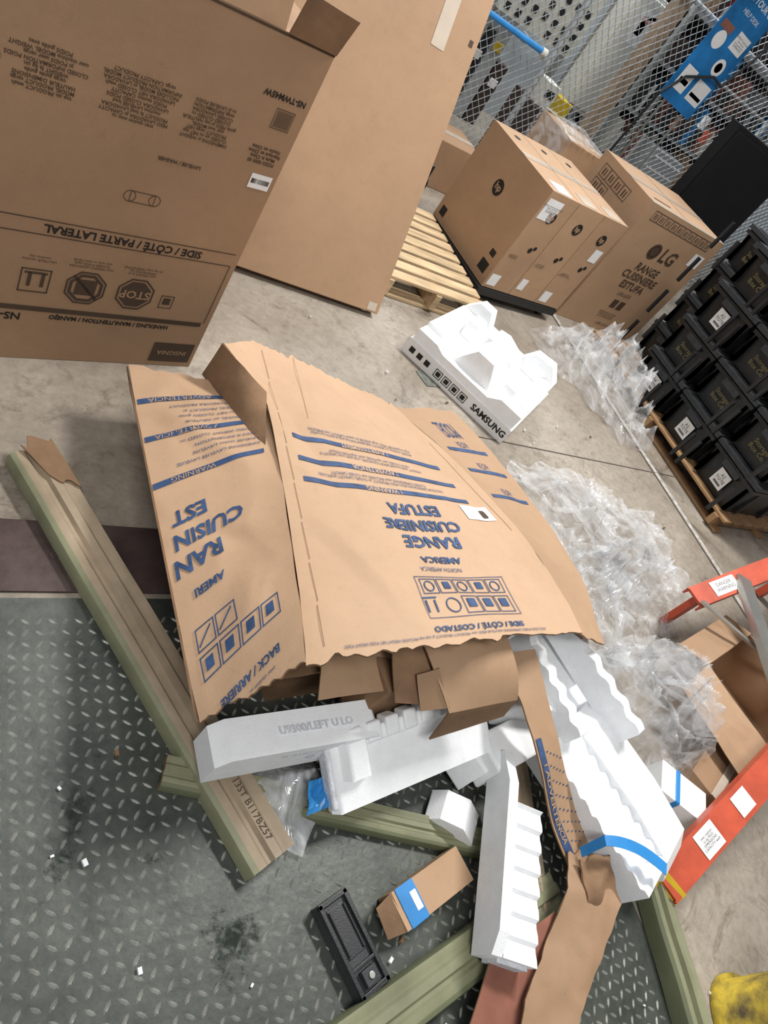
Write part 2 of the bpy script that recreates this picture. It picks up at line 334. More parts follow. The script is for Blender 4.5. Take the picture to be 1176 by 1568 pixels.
for z in(.12,.55,1.0,1.45,1.9,2.35): b.box((6.6,6.3,z),(2.1,.55,.04),SHLF)
for xx in(5.57,7.63):
    for yy in(6.04,6.56): b.box((xx,yy,1.3),(.05,.05,2.6),ALU)
b.box((6.6,6.6,1.3),(2.1,.02,2.5),DKB)
cols=[RED,DKB,BLK,REDC,DKB,GREY,BLK,BLK,WHT,CBD,DKB,PBLU,SHLF]
for z in(.14,.57,1.02,1.47,1.92):
    x=5.62
    while x<7.5:
        w=random.uniform(.03,.11); hh=random.uniform(.14,.40); b.box((x+w/2,6.1+random.uniform(0,.1),z+hh/2+.002),(w*.85,.28,hh),random.choice(cols)); x+=w
b.make("stock_shelf",.003)
# tools and coils hanging on a rail behind the mesh
b=MB(); b.cyl((5.5,5.62,1.62),(7.2,5.62,1.62),.014,ALU)
for xx in (5.5,7.2): b.cyl((xx,5.62,0),(xx,5.62,1.64),.02,ALU)
for k in range(11):
    x=5.58+k*.15; c_=[RED,BLK,REDC,DKB,WHT][k%5]; l=random.uniform(.18,.45)
    b.cyl((x,5.62,1.61),(x,5.60,1.61-l),.012,BLK,6); b.box((x,5.6,1.6-l),(.07,.04,.12),c_)
b.make("hanging_tool_rail",.002)
b=MB(); b.box((4.55,5.75,.33),(.5,.4,.66),DKB); b.box((4.42,5.72,.76),(.16,.2,.2),GREY); b.box((4.66,5.74,.73),(.15,.2,.14),YELP); b.box((4.42,5.61,.78),(.1,.01,.06),BLK)
b.box((4.55,5.53,.45),(.3,.02,.25),BLK); b.box((4.5,5.52,.2),(.2,.02,.1),YELP)
b.make("battery_charger_stand",.008)
b=MB(); b.box((6.3,5.85,.45),(.5,.25,.9),SHLF)
for k in range(7): b.box((6.3,5.72,.12+k*.12),(.46,.01,.02),WHT)
b.make("wire_basket_bin",.005)
b=MB()
for k in range(7):
    h_=.6+.2*(k%3); b.box((3.6+k*.17,6.9,h_/2),(.15,.3,h_),[DKB,BLK,SHLF,CBD,BLK,SHLF,DKB][k]); b.box((3.6+k*.17,6.745,h_*.7),(.1,.01,.08),[WHT,GREY,YELP][k%3])
b.make("equipment_row",.006)

# ---------------------------------------------------------------- cartons
def carton(b,c,ang,w,d,h,z0,m,side=None,seam=True):
    a=math.radians(ang); dx=V((math.cos(a),math.sin(a),0)); dy=V((-math.sin(a),math.cos(a),0)); o=V((c[0],c[1],z0))
    vs=[o+dx*i*w+dy*j*d+V((0,0,k*h)) for k in(0,1) for (i,j) in((0,0),(1,0),(1,1),(0,1))]
    b.add(vs,[(3,2,1,0),(4,5,6,7),(0,1,5,4),(1,2,6,5),(2,3,7,6)],m); b.add([vs[i] for i in(3,0,4,7)],[(0,1,2,3)],side or m)
    top=fmap(o+V((0,0,h)),dx,dy)
    if seam: b.ink(top,[('r',0,d/2-.03,w,d/2+.03,TAPE),('r',0,d/2-.002,w,d/2+.002,INKD)],TAPE)
    front=fmap(o,dx,(0,0,1)); left=fmap(o+dy*d,-dy,(0,0,1)); right=fmap(o+dx*w,dy,(0,0,1))
    return front,left,top,right,o,dx,dy

b=MB(); A0=12.9; a=math.radians(A0); W=.84; dx=V((math.cos(a),math.sin(a),0)); BR=V((.85,1.91,0)); c0=BR-dx*W
carton(b,c0,A0,W,.70,1.13,0,CBD,seam=False)
fm=lambda x,y,k=1: BR-dx*x-V((0,0,1))*y+V((dx.y,-dx.x,0))*.0015*k
it=[('r',.015,-.105,.165,-.02),('t',"INSIGNIA",.09,-.062,.026,'CENTER',CB),
 ('r',.03,-.205,.84,-.188),('t',"HANDLING / MANUTENTION / MANEJO",.33,-.172,.021,'CENTER',INKB,.0008),('t',"NS-TWM45W",.70,-.165,.035,'CENTER',INKB,.001),
 ('g',.29,-.29,.062,.006,8),('c',.29,-.29,.050,8),('t',"STOP",.29,-.29,.04,'CENTER',CBD,.001),
 ('g',.44,-.29,.062,.006,8),('g',.44,-.29,.052,.010,8),('r',.41,-.32,.47,-.265),('l',.40,-.25,.48,-.33,.008),
 ('o',.54,-.335,.62,-.255,.004),('r',.555,-.32,.565,-.275),('r',.59,-.32,.60,-.275),('r',.55,-.325,.61,-.318),
 ('o',.16,-.30,.205,-.25,.003),('r',.17,-.29,.195,-.265),
 ('r',.02,-.447,.84,-.444),('r',.02,-.444,.023,-.205),('r',.02,-.492,.84,-.489),('t',"SIDE / CÔTÉ / PARTE LATERAL",.36,-.468,.034,'CENTER',INKB,.001),
 ('t',lorem(3,18,1),.29,-.375,.011),('t',lorem(3,18,2),.44,-.375,.011),('t',lorem(2,12,3),.58,-.37,.011),
 ('g',.33,-.61,.017,.002),('g',.40,-.61,.017,.002),('o',.33,-.627,.40,-.593,.002),
 ('r',.015,-.765,.085,-.72,WHT),('r',.02,-.750,.08,-.735),('o',.035,-.955,.095,-.90,.002),
 ('t',"NS-TWM45W",.085,-.985,.022,'CENTER',INKB,.0008),
 ('t',"PCS53 0000 00\nMade in China\nFabriqué en Chine\nHecho en China",.075,-.82,.014,'CENTER',INKD,.0004),
 ('t',"LAVEUSE / WASHER",.30,-.735,.014,'CENTER',INKD,.0004),
 ('t',lorem(9,20,4),.26,-.86,.0125,'CENTER',INKD,.0002),('t',lorem(10,22,5),.45,-.86,.0125,'CENTER',INKD,.0002),('t',lorem(9,22,6),.66,-.86,.0125,'CENTER',INKD,.0002),
 ('r',.0,-1.128,.84,-1.122)]
for k in range(12): it.append(('r',.04+k*.0042,-.95,.0422+k*.0042,-.905))
b.ink(fm,it,INKD)
n_=V((dx.y,-dx.x,0))
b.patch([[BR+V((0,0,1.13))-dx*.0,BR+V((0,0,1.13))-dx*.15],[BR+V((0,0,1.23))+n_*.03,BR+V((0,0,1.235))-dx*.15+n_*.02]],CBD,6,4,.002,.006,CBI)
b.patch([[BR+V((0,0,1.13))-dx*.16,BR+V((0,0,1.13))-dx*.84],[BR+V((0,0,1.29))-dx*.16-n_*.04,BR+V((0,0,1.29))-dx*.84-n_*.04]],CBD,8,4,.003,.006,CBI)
for z in(.55,.7,.85,1.0): b.ink(fm,[('l',.76,-z,.785,-z-.012,.006),('g',.77,-z-.005,.02,.003)],CBI)
b.make("appliance_carton",.004)

b=MB(); bl=V((.98,2.62,.03)); br=V((1.92,2.575,.03)); up=V((0.0,.42,1)).normalized(); dxx=(br-bl).normalized(); nb=up.cross(dxx)*-1
if nb.y<0: nb=-nb
hh=1.9
c=[bl,br,br+nb*.10,bl+nb*.10]; vs=c+[p+up*hh for p in c]
b.add(vs,[(3,2,1,0),(4,5,6,7),(0,1,5,4),(1,2,6,5),(2,3,7,6),(3,0,4,7)],CB)
f2=fmap(bl,dxx,up)
b.ink(f2,[('r',.72,1.13,.79,1.42,TAPE),('r',.46,1.3,.52,1.4,TAPE),('r',.895,1.20,.915,1.225,INKD)],INKD)
b.box((1.86,2.63,.03),(.03,.04,.05),TAPE); b.box((1.1,2.65,.02),(.1,.06,.03),INKB); b.ink(f2,[('r',.87,.01,.92,.05,TAPE)],TAPE)
b.make("large_flat_carton",.004)
b=MB(); carton(b,(1.02,3.42),2,.85,.75,1.45,0,CBD); b.make("refrigerator_carton",.004)

def hp_logo(x,y,r): return [('c',x,y,r,24,INKB),('t',"hp",x,y+r*.05,r*1.25,'CENTER',CB,.0015)]
A1=6; a=math.radians(A1); ux=V((math.cos(a),math.sin(a),0))
for i in range(3):
    b=MB(); c_=V((2.87,3.13,0))+ux*(.262*i)
    fr,lf,tp,rt,o,_,_=carton(b,c_,A1,.257,.73,.67,.105,CB if i!=1 else CBP)
    its=hp_logo(.13,.53,.038)+[('r',.02,.02,.1,.10,WHT) if i!=1 else ('r',.02,.05,.08,.13,WHT),('c',.19,.33,.014),('c',.16,.31,.018),('t',lorem(3,16,20+i),.07,.24,.01)]
    if i==0: its+=[('r',.02,.50,.15,.63,WHT),('t',lorem(4,16,9),.09,.57,.012,'CENTER',INKB)]
    if i==2: its+=[('r',.15,.38,.23,.47,WHT)]
    b.ink(fr,its,INKB)
    if i==0: b.ink(lf,hp_logo(.36,.44,.048)+[('r',.04,.04,.10,.10),('r',.60,.05,.68,.12),('r',.62,.16,.67,.2)],INKB)
    b.ink(tp,[('r',.06,.02,.2,.14,WHT if i==0 else TAPE),('c',.12,.60,.025)],INKB)
    b.make("computer_carton",.003)
b=MB(); M_=TM(2.85,3.11,0,A1)
b.box((.40,.38,.075),(.80,.75,.05),BLK,M_)
for x_ in(.08,.72):
    for y_ in(.07,.65): b.cyl(M_@V((x_-.02,y_,.025)),M_@V((x_+.02,y_,.025)),.025,BLK,14)
b.make("dolly",.004)

b=MB(); fr,lf,tp,rt,o,_,_=carton(b,(3.84,3.36),1,.92,.64,.94,0,CB)
def care(x,y,s,n,ncol=5):
    r=[]
    for k in range(n):
        cx=x+(k%ncol)*s*1.05; cy=y-(k//ncol)*s*1.05
        r+=[('o',cx,cy,cx+s,cy+s,.0045),('r',cx+s*.3,cy+s*.2,cx+s*.45,cy+s*.75),('r',cx+s*.6,cy+s*.2,cx+s*.72,cy+s*.75)]
    return r
b.ink(fr,care(.08,.84,.07,10,10)+[('c',.36,.68,.06,24,INKD),('g',.36,.68,.045,.008,20),('t',"LG",.53,.68,.14,'CENTER',INKD,.004),('t',"RANGE\nCUISINIERE\nESTUFA",.45,.47,.08,'CENTER',INKD,.002),('t',"LSEL6335",.45,.32,.04),('r',.40,.2,.46,.27),('r',.48,.2,.54,.27),('t',lorem(3,20,31),.45,.13,.02),('r',.74,.70,.86,.80,WHT),('t',"LIFE'S GOOD",.5,.05,.03)],INKD)
b.ink(lf,care(.08,.80,.085,4,4)+care(.08,.7,.085,2,2)+[('c',.22,.56,.06,24,INKD),('t',"LG",.39,.56,.14,'CENTER',INKD,.004)],INKD)
b.ink(tp,[('r',.1,.1,.3,.12),('r',.0,.0,.92,.05,TAPE),('r',.44,.0,.445,.64,INKD)],INKD)
b.make("range_carton",.004)
b=MB(); carton(b,(3.74,4.25),0,.45,.45,.82,0,CBP)
b.patch([[(3.73,4.22,.835),(4.2,4.22,.835)],[(3.73,4.71,.84),(4.2,4.71,.84)]],FILM,20,12,.02,.002,nf=9)
b.patch([[(3.72,4.71,.83),(3.72,4.22,.83)],[(3.70,4.71,.4),(3.70,4.22,.4)]],FILM,20,12,.02,.002,nf=9)
b.make("wrapped_appliance_carton",.004)
b=MB(); b.box((5.28,4.14,.76),(.90,.10,1.52),BLKM); b.box((5.28,4.085,.76),(.84,.012,1.44),BLKM); b.box((5.28,4.14,.015),(.8,.2,.03),BLKM); b.make("tall_black_panel",.01)
b=MB(); carton(b,(2.95,4.55),4,.5,.42,.34,0,CBD); b.make("small_carton",.004)
b=MB(); b.box((2.72,4.35,.13),(.3,.25,.26),BLK); b.box((2.72,4.35,.27),(.26,.2,.03),YELP); b.cyl((2.6,4.2,.14),(2.84,4.2,.14),.05,BLK,14); b.box((2.72,4.215,.2),(.1,.02,.05),YELP)
b.make("tool_case",.01)

def pallet(name,x0,y0,w,d,m,m2,h=.12,n=9,along='x'):
    b=MB()
    for k in range(3): 
        if along=='x': b.box((x0+w*(.04+.46*k),y0+d/2,h*.5),(.04,d-.01,h-.036),m2)
        else: b.box((x0+w/2,y0+d*(.04+.46*k),h*.5),(w-.01,.04,h-.036),m2)
    for k in range(n):
        q=(k+.5)/n
        if along=='x': b.box((x0+w/2,y0+d*q,h-.009),(w,d/n*.72,.018),m)
        else: b.box((x0+w*q,y0+d/2,h-.009),(w/n*.72,d,.018),m)
    for k in range(3):
        q=.07+.43*k
        if along=='x': b.box((x0+w/2,y0+d*q,.009),(w,.09,.018),m)
        else: b.box((x0+w*q,y0+d/2,.009),(.09,d,.018),m)
    b.make(name,.003)
pallet("wooden_pallet",2.02,2.80,.72,1.0,PALW,PALW,.13,9)
pallet("wooden_pallet.001",3.98,1.42,1.25,1.70,PALD,PALD,.11,10,'y')

def tote(x,y,z,k):
    b=MB(); L_,W_,H_=.60,.395,.265
    b.box((x+L_/2,y,z+H_*.46),(L_-.03,W_-.03,H_*.90),BLK,taper=.86)
    b.box((x+L_/2,y,z+H_*.80),(L_-.01,W_-.01,.022),BLK)
    b.box((x+L_/2,y,z+H_*.93),(L_,W_,.028),BLKG)
    b.box((x+L_/2,y,z+H_*.985),(L_-.08,W_-.08,.012),BLKG)
    for s in(-1,1):
        for q in(-.15,-.05,.05,.15): b.box((x+L_/2+q*3.2,y+s*(W_/2-.024),z+H_*.42),(.018,.02,H_*.72),BLK)
        for q in(-.15,.15): b.box((x+.028,y+q*1.02,z+H_*.42),(.03,.018,H_*.72),BLK,rz=0)
    b.box((x+.012,y,z+H_*.72),(.03,.14,.035),BLKG)
    dn=V((0,0,1))+V((-.12,0,0))
    f2=fmap((x+.020,y,z+H_*.40),(0,-1,0),dn,.003)
    if k%3!=1:
        b.ink(f2,[('r',-.05,-.055,.05,.055,WHT),('t',"A%d\nTOTE"%(k+2),0,.01,.03,'CENTER',INKB),('r',-.03,-.04,.03,-.025,INKB)],INKB)
    else:
        b.ink(f2,[('t',"Storage\nBox Co.",0,0,.042,'CENTER',GOLD)],GOLD)
    b.make("storage_tote" ,.004)
for r_,yy in enumerate((1.66,2.07,2.48)):
    for l in range(4):
        k=[[0,1,2,1],[0,1,1,1],[2,1,0,1]][r_][l]
        tote(4.0,yy,.113+l*.272,k); tote(4.62,yy,.113+l*.272,1)
for l in range(4): tote(4.40,2.89,.113+l*.272,1)

# ---------------------------------------------------------------- moulded foam tray
b=MB(); Bc=V((2.42,1.83,0)); u=V((-.60,.80,0)); w_=V((.80,.60,0)); LU,LW=.68,.66
M_=Matrix(((u.x,w_.x,0,Bc.x),(u.y,w_.y,0,Bc.y),(0,0,1,0),(0,0,0,1)))
b.box((LU/2,LW/2,.045),(LU,LW,.09),WHT,M_)
def fb(x0,x1,y0,y1,z0,z1,m=FOAM,tp=1): b.box(((x0+x1)/2,(y0+y1)/2,(z0+z1)/2),(x1-x0,y1-y0,z1-z0),m,M_,taper=tp)
def wedge(y0,y1,poly): b.extr(poly,y1-y0,FOAM,M_@Matrix.Translation((0,(y0+y1)/2,0)))
fb(.01,.67,.01,.65,.085,.12)
wedge(.01,.10,[(.01,.12),(.67,.12),(.67,.15),(.55,.15),(.50,.13),(.2,.13),(.14,.17),(.01,.17)])
wedge(.56,.65,[(.01,.12),(.67,.12),(.67,.16),(.60,.24),(.52,.24),(.48,.16),(.25,.16),(.20,.24),(.08,.25),(.01,.17)])
wedge(.10,.56,[(.01,.12),(.11,.12),(.09,.17),(.05,.18),(.01,.17)])
wedge(.10,.56,[(.56,.12),(.67,.12),(.67,.17),(.58,.17)])
wedge(.06,.30,[(.22,.12),(.46,.12),(.42,.19),(.38,.25),(.28,.25),(.25,.19)])
wedge(.34,.54,[(.20,.12),(.44,.12),(.42,.22),(.36,.23),(.24,.19)])
wedge(.36,.50,[(.47,.12),(.56,.12),(.56,.21),(.50,.21)])
wedge(.14,.28,[(.11,.12),(.20,.12),(.18,.19),(.12,.19)])
sfm=fmap(M_@V((LU,0,0)),-u,(0,0,1))
b.ink(sfm,[('t',"SAMSUNG",.56,.045,.048,'CENTER',INKB,.0015)]+[('r',.03+k*.05,.03,.06+k*.05,.06) for k in range(3)]+[('o',.2+k*.055,.02,.245+k*.055,.065,.004) for k in range(4)]+[('r',.21+k*.055,.03,.235+k*.055,.055) for k in range(4)],INKB)
b.ink(fmap(M_@V((0,0,0)),w_,(0,0,1)),[('t',lorem(2,20,44),.4,.04,.014,'CENTER',INKD)],INKB)
b.make("foam_packing_tray",.012,seg=3)
b=MB(); b.add([(2.08,2.14,.002),(2.2,2.16,.002),(2.17,2.27,.002),(2.05,2.24,.002)],[(0,1,2,3)],mat("floor_sticker",(.16,.17,.15),.7,var=.3,nscale=30)); b.make("floor_sticker")
# crumbs of foam and cardboard on the floor
b=MB()
for k in range(60):
    x,y=random.uniform(.3,2.6),random.uniform(-.4,.6)
    if k>35: x,y=random.uniform(1.3,3.6),random.uniform(1.3,2.9)
    r=random.uniform(.003,.009); b.box((x,y,.004+r*.5),(r*1.6,r,r),FOAM if k%3 else CBI,rz=random.uniform(0,3))
b.make("debris_crumbs")

# ---------------------------------------------------------------- crushed range carton
b=MB()
crC=[(.86,.95,1.02,.52,.012,.05),(.93,1.55,.99,.95,-.010,.06),(1.15,1.7,1.35,1.35,.008,.04),(1.62,1.2,1.5,.62,-.008,.05),(.99,.95,1.25,.80,.006,.03)]
crL=[(.60,1.45,.78,1.12,.012,.05),(.58,1.0,.74,.86,-.010,.04),(.62,.60,.70,.80,.008,.04)]
Sc=b.patch([[(.93,1.74,.30),(1.229,1.739,.25),(1.64,1.77,.14)],[(.826,1.051,.41),(1.146,1.03,.42),(1.747,1.121,.32)],[(.70,.50,.50),(1.06,.51,.54),(1.68,.57,.45)]],CBL,72,72,.011,.006,CBI,3.6,jag=.018,cre=crC)
Sl=b.patch([[(.55,1.62,.20),(.92,1.51,.30)],[(.545,1.05,.25),(.826,1.051,.405)],[(.54,.47,.32),(.70,.50,.495)]],CBL,36,72,.011,.006,CBI,5.,jag=.014,cre=crL)
Sr=b.patch([[(1.65,1.77,.135),(2.06,1.90,.08)],[(1.757,1.121,.312),(2.165,1.187,.2)],[(1.69,.57,.44),(1.88,.56,.36)]],CB,14,40,.009,.006,CBI,5.,jag=.012)
b.patch([[(.76,1.60,.24),(.83,1.19,.36)],[(.77,1.59,.385),(.88,1.42,.37)]],CBI,10,6,.01,.006,CBI)
b.patch([[(.77,1.59,.385),(.88,1.42,.37)],[(.935,1.73,.31),(.92,1.5,.335)]],CBL,10,6,.01,.006,CBI)
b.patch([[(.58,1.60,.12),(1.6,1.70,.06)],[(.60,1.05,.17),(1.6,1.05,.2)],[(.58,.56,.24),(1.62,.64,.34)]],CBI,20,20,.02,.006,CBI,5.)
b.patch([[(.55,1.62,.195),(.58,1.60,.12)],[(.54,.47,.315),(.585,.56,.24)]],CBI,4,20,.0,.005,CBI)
mc=lambda X,Y_,k=1: Sc(1-X,Y_)+norm(Sc,1-X,Y_)*.0022*k
its=[]
for v in(.33,.41,.48): its+=[('r',.13,v-.008,.87,v+.008)]
for v,tx in((.33,"AVERTISSEMENT"),(.41,"ADVERTENCIA"),(.48,"WARNING")): its+=[('t',"! "+tx,.5,v,.022,'CENTER',CBL,.0005,1.3)]
for v in(.295,.37,.445): its+=[('t',lorem(2,70,int(v*100)),.5,v,.013,'CENTER',INKU,0,1.15)]
its+=[('t',"RANGE",.40,.655,.055,'CENTER',INKU,.0018,1.2),('t',"CUISINIERE",.41,.597,.050,'CENTER',INKU,.0018,1.2),('t',"ESTUFA",.41,.541,.050,'CENTER',INKU,.0018,1.2),
 ('t',"NORTH AMERICA",.42,.755,.020),('t',"AMERICA",.40,.72,.030,'CENTER',INKU,.001,1.2),('t',"SIDE / CÔTÉ / COSTADO",.38,.955,.024,'CENTER',INKU,.0008,1.2),
 ('r',.07,.50,.19,.56,WHT),('l',.50,.90,.50,.86,.006),('l',.53,.90,.53,.86,.006),('r',.49,.85,.54,.855)]
for k in range(5): 
    x=.22+k*.062; its+=[('o',x,.79,x+.058,.84,.0025),('r',x+.015,.80,x+.04,.825)] if k%2 else [('o',x,.79,x+.058,.84,.0025),('g',x+.03,.815,.018,.004)]
for k in range(3): x=.22+k*.062; its+=[('o',x,.85,x+.058,.91,.0025),('r',x+.014,.86,x+.044,.89)]
its+=[('g',.44,.88,.025,.004),('o',.205,.782,.54,.92,.002),('t',lorem(1,150,77)[:110],.5,.978,.012)]
b.ink(mc,its,INKU)
b.ink(mc,[('r',.09,.515,.115,.55),('r',.135,.52,.17,.55)],INKD)
b.ink(mc,[('l',.93,.02+.12*k,.925,.13+.12*k,.003) for k in range(8)]+[('l',.70,.0,.74,.25,.002),('l',.05,.2,.035,.6,.002)],CBI)
def ml(X,Y_,k=1):
    u_=1-X/.30; v_=min(1,max(0,Y_+.09*(1-u_))); return Sl(u_,v_)+norm(Sl,u_,v_)*.0022*k
its=[]
for v in(.06,.20,.35): its+=[('r',.03,v-.009,.295,v+.009),('t',"ADVERTENCIA" if v!=.35 else "WARNING",.20,v,.022,'CENTER',CBP)]
for v in(.095,.12,.145,.17,.235,.26,.285,.31): its+=[('t',lorem(1,26,int(v*100))[:30],.035,v,.014,'LEFT')]
its+=[('t',"RAN",.222,.595,.062,'CENTER',INKU,.0018),('t',"CUISIN",.188,.53,.056,'CENTER',INKU,.0018),('t',"EST",.225,.465,.056,'CENTER',INKU,.0018),('t',"AMERI",.21,.675,.028,'CENTER',INKU,.001),
 ('t',"BACK / ARRIERE",.15,.925,.024,'CENTER',INKU,.0008),('t',lorem(1,60,5)[:30],.16,.955,.012)]
for k in range(4):
    x=.05+k*.055; its+=[('o',x,.81,x+.051,.86,.003),('r',x+.016,.82,x+.038,.845)]
    if k>1: its+=[('o',x,.75,x+.051,.80,.003),('l',x+.01,.76,x+.045,.79,.004)]
b.ink(ml,its,INKU)
mr=lambda X,Y_,k=1: Sr(1-X,Y_)+norm(Sr,1-X,Y_)*.0018*k
its=[]
for v in(.2,.30,.42): its+=[('r',.15,v-.008,.85,v+.008),('t',lorem(1,10,3)[:12],.5,v-.03,.04)]
its+=[('t',"MODEL",.5,.1,.1)]
b.ink(mr,its,INKU)
b.make("crushed_range_carton",auto=True)

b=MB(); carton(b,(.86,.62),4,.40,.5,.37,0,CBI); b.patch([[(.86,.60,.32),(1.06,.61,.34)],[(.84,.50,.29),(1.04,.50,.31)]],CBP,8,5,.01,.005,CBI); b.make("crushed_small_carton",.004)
b=MB(); b.box((1.36,.84,.15),(.42,.4,.29),CBI,rz=.05); b.box((1.14,.56,.23),(.26,.12,.2),CBI,rz=.1); b.make("crushed_small_carton.001",.004)
b=MB()
b.patch([[(1.06,.60,.45),(1.36,.60,.45)],[(1.10,.50,.42),(1.36,.49,.44)],[(1.15,.41,.36),(1.39,.42,.37)]],CB,14,10,.008,.005,CBI)
b.patch([[(1.00,.58,.42),(1.08,.58,.44)],[(1.02,.46,.33),(1.14,.43,.36)]],CBI,8,8,.01,.005,CBI)
b.patch([[(1.06,.50,.40),(1.11,.50,.43)],[(1.08,.43,.34),(1.15,.42,.37)]],CBD,8,8,.01,.005,CBI)
b.patch([[(1.15,.41,.36),(1.39,.42,.37)],[(1.14,.38,.27),(1.38,.40,.31)]],CBI,10,5,.008,.005,CBI)
b.make("torn_carton_flap",auto=True)
b=MB()
Ss=b.patch([[(1.40,.56,.36),(1.54,.56,.37)],[(1.44,.42,.34),(1.55,.42,.33)],[(1.49,.27,.26),(1.60,.29,.25)],[(1.56,.13,.16),(1.68,.15,.16)],[(1.61,.03,.11),(1.73,.04,.12)]],CB,10,30,.008,.005,CBI)
ms=lambda X,Y_,k=1: Ss(Y_,X)+norm(Ss,Y_,X)*.002*k
b.ink(ms,[('r',.40,.06,.98,.30)],INKU)
b.ink(ms,[('r',.46+.012*k,.38+.12*(k%5),.46+.012*k+.006,.44+.12*(k%5)) for k in range(38)],INKU)
def ms2(X,Y_,k=1): return Ss(max(0,min(1,.18+Y_*7)),.69+X*1.75)+norm(Ss,.5,.72)*.003*k
b.ink(ms2,[('t',"! ADVERTENCIA",0,0,.030,'CENTER',CB,.0008)],CB)
b.make("printed_carton_strip",auto=True)
b=MB()
b.patch([[(1.60,.06,.13),(1.74,.03,.13)],[(1.54,-.02,.14),(1.70,-.10,.15)],[(1.44,-.10,.12),(1.55,-.20,.13)],[(1.30,-.20,.10),(1.43,-.28,.11)],[(1.20,-.34,.07),(1.34,-.42,.08)]],CBD,16,40,.022,.006,CBI,nf=8,jag=.05)
b.patch([[(1.60,.03,.17),(1.72,.02,.18)],[(1.58,-.08,.14),(1.70,-.1,.15)]],CBI,14,10,.03,.006,CBI,nf=14,jag=.1)
b.make("torn_carton_strip",auto=True)
b=MB(); b.patch([[(1.25,-.10,.10),(1.50,-.06,.10)],[(1.10,-.26,.05),(1.42,-.30,.07)]],REDC,10,8,.01,.004,CBI); b.make("red_card_sheet",auto=True)
b=MB(); b.patch([[(1.00,-.21,.06),(1.10,-.18,.06)],[(1.0,-.36,.05),(1.18,-.34,.05)]],WHT,4,4,.004,.003); b.make("paper_sheet")

# ---------------------------------------------------------------- moulded corner posts
def post(a,c,w,h,top,side):
    a=V(a);c=V(c); L_=(c-a).length; d=(c-a).normalized(); y=V((0,0,1)).cross(d).normalized(); z=d.cross(y)
    prof=[(-.5,0),(-.5,.55),(-.46,.78),(-.36,.90),(-.20,.92),(-.14,.80),(-.07,.80),(-.01,1.0),(.16,1.0),(.22,.88),(.29,.88),(.34,.92),(.46,.92),(.5,.75),(.5,0),(.30,0),(.28,.45),(-.28,.45),(-.30,0)]
    b=MB(); n=len(prof); N_=16
    vs=[a+d*(L_*k/N_)+y*(p*w)+z*(q*h)+z*.0015*math.sin(k) for k in range(N_+1) for p,q in prof]
    o=len(b.v); b.v+=vs
    for k in range(N_):
        for i in range(n):
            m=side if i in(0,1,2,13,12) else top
            b.f.append([o+k*n+i,o+k*n+(i+1)%n,o+(k+1)*n+(i+1)%n,o+(k+1)*n+i]); b.m.append(b.mi(m))
    b.f.append([o+i for i in range(n)][::-1]); b.m.append(b.mi(CBI)); b.f.append([o+N_*n+i for i in range(n)]); b.m.append(b.mi(CBI))
    return b,a,d,y,z
b,a_,d_,y_,z_=post((.31,1.37,.006),(.775,.23,.006),.125,.055,BEIG,OLIV)
b.ink(lambda X,Y_,k=1: a_+d_*(1.13+X)+y_*(.010+Y_)+z_*(.056+.001*k),[('t',"13ST B117BZ57",-.02,0,.024,'CENTER',INKD)],INKD)
b.patch([[a_+z_*.062+y_*.055-d_*.01,a_+z_*.062-y_*.03-d_*.01],[a_+z_*.060+y_*.06+d_*.15,a_+z_*.060+y_*.0+d_*.11]],CBI,8,6,.004,.004,CBI,jag=.3)
b.make("moulded_corner_post",auto=True)
b,*_=post((.56,.47,.006),(1.46,.13,.006),.075,.035,OLIV,OLID); b.make("moulded_corner_post.001",auto=True)
b,*_=post((.80,-.16,.006),(1.60,-.02,.006),.11,.05,OLIV,OLID); b.make("moulded_corner_post.002",auto=True)
b,*_=post((2.01,-.06,.006),(1.87,-.60,.006),.09,.07,OLIV,OLID); b.make("moulded_corner_post.003",auto=True)
b,*_=post((1.64,.36,.03),(1.50,-.12,.008),.06,.04,BEIG,CBP); b.make("moulded_corner_post.004",auto=True)

# ---------------------------------------------------------------- foam blocks
def ribs(L_,h,n,dp,x0=0,x1=None):
    x1=x1 or L_; p=[(0,0),(L_,0),(L_,h)]
    if x1<L_: p.append((x1,h))
    st=(x1-x0)/n
    for k in range(n-1,-1,-1):
        xa=x0+k*st; p+=[(xa+st*.97,h),(xa+st*.84,h-dp),(xa+st*.62,h-dp*.8),(xa+st*.32,h-dp*.2),(xa+st*.1,h)]
    p.append((0,h)); return p
b=MB(); M_=TM(.615,.46,.092,1,0,-1)
b.extr([(0,0),(.40,.01),(.42,.03),(.425,.115),(.41,.13),(.03,.12),(0,.09)],.095,FOAM,M_)
b.ink(fmap(M_@V((.1,-.0478,.07)),M_.to_3x3()@V((1,0,0)),M_.to_3x3()@V((0,0,1)),.001),[('g',.15,-.01,.012,.004),('t',"PS 18 LEFT U/D",.12,.02,.018)],FOAMT)
b.ink(fmap(M_@V((.0,0,.124)),M_.to_3x3()@V((1,0,.02)),M_.to_3x3()@V((0,1,0)),.001),[('t',"U9300/LEFT U LO",.25,0,.026,'CENTER',FOAMT,.001)],FOAMT)
b.make("foam_block",.008,seg=3)
b=MB(); M_=TM(.935,.325,.105,8,30,-9)
b.extr([(-.01,-.028),(.47,-.028),(.50,.0),(.485,.028),(0,.028),(-.015,.005)],.17,FOAM,M_@Matrix.Translation((0,.05,0)))
b.box((-.008,.05,.0),(.02,.15,.045),FOAMT,M_)
for k in range(8): b.box((.06+k*.055,.135,.02),(.040,.05,.05),FOAM,M_)
b.box((.26,.125,.01),(.48,.04,.05),FOAM,M_); b.extr([(.0,.02),(.09,.02),(.07,.055),(.02,.055)],.09,FOAM,M_@Matrix.Translation((.01,.085,0)))
b.make("foam_block.001",.007,seg=3)
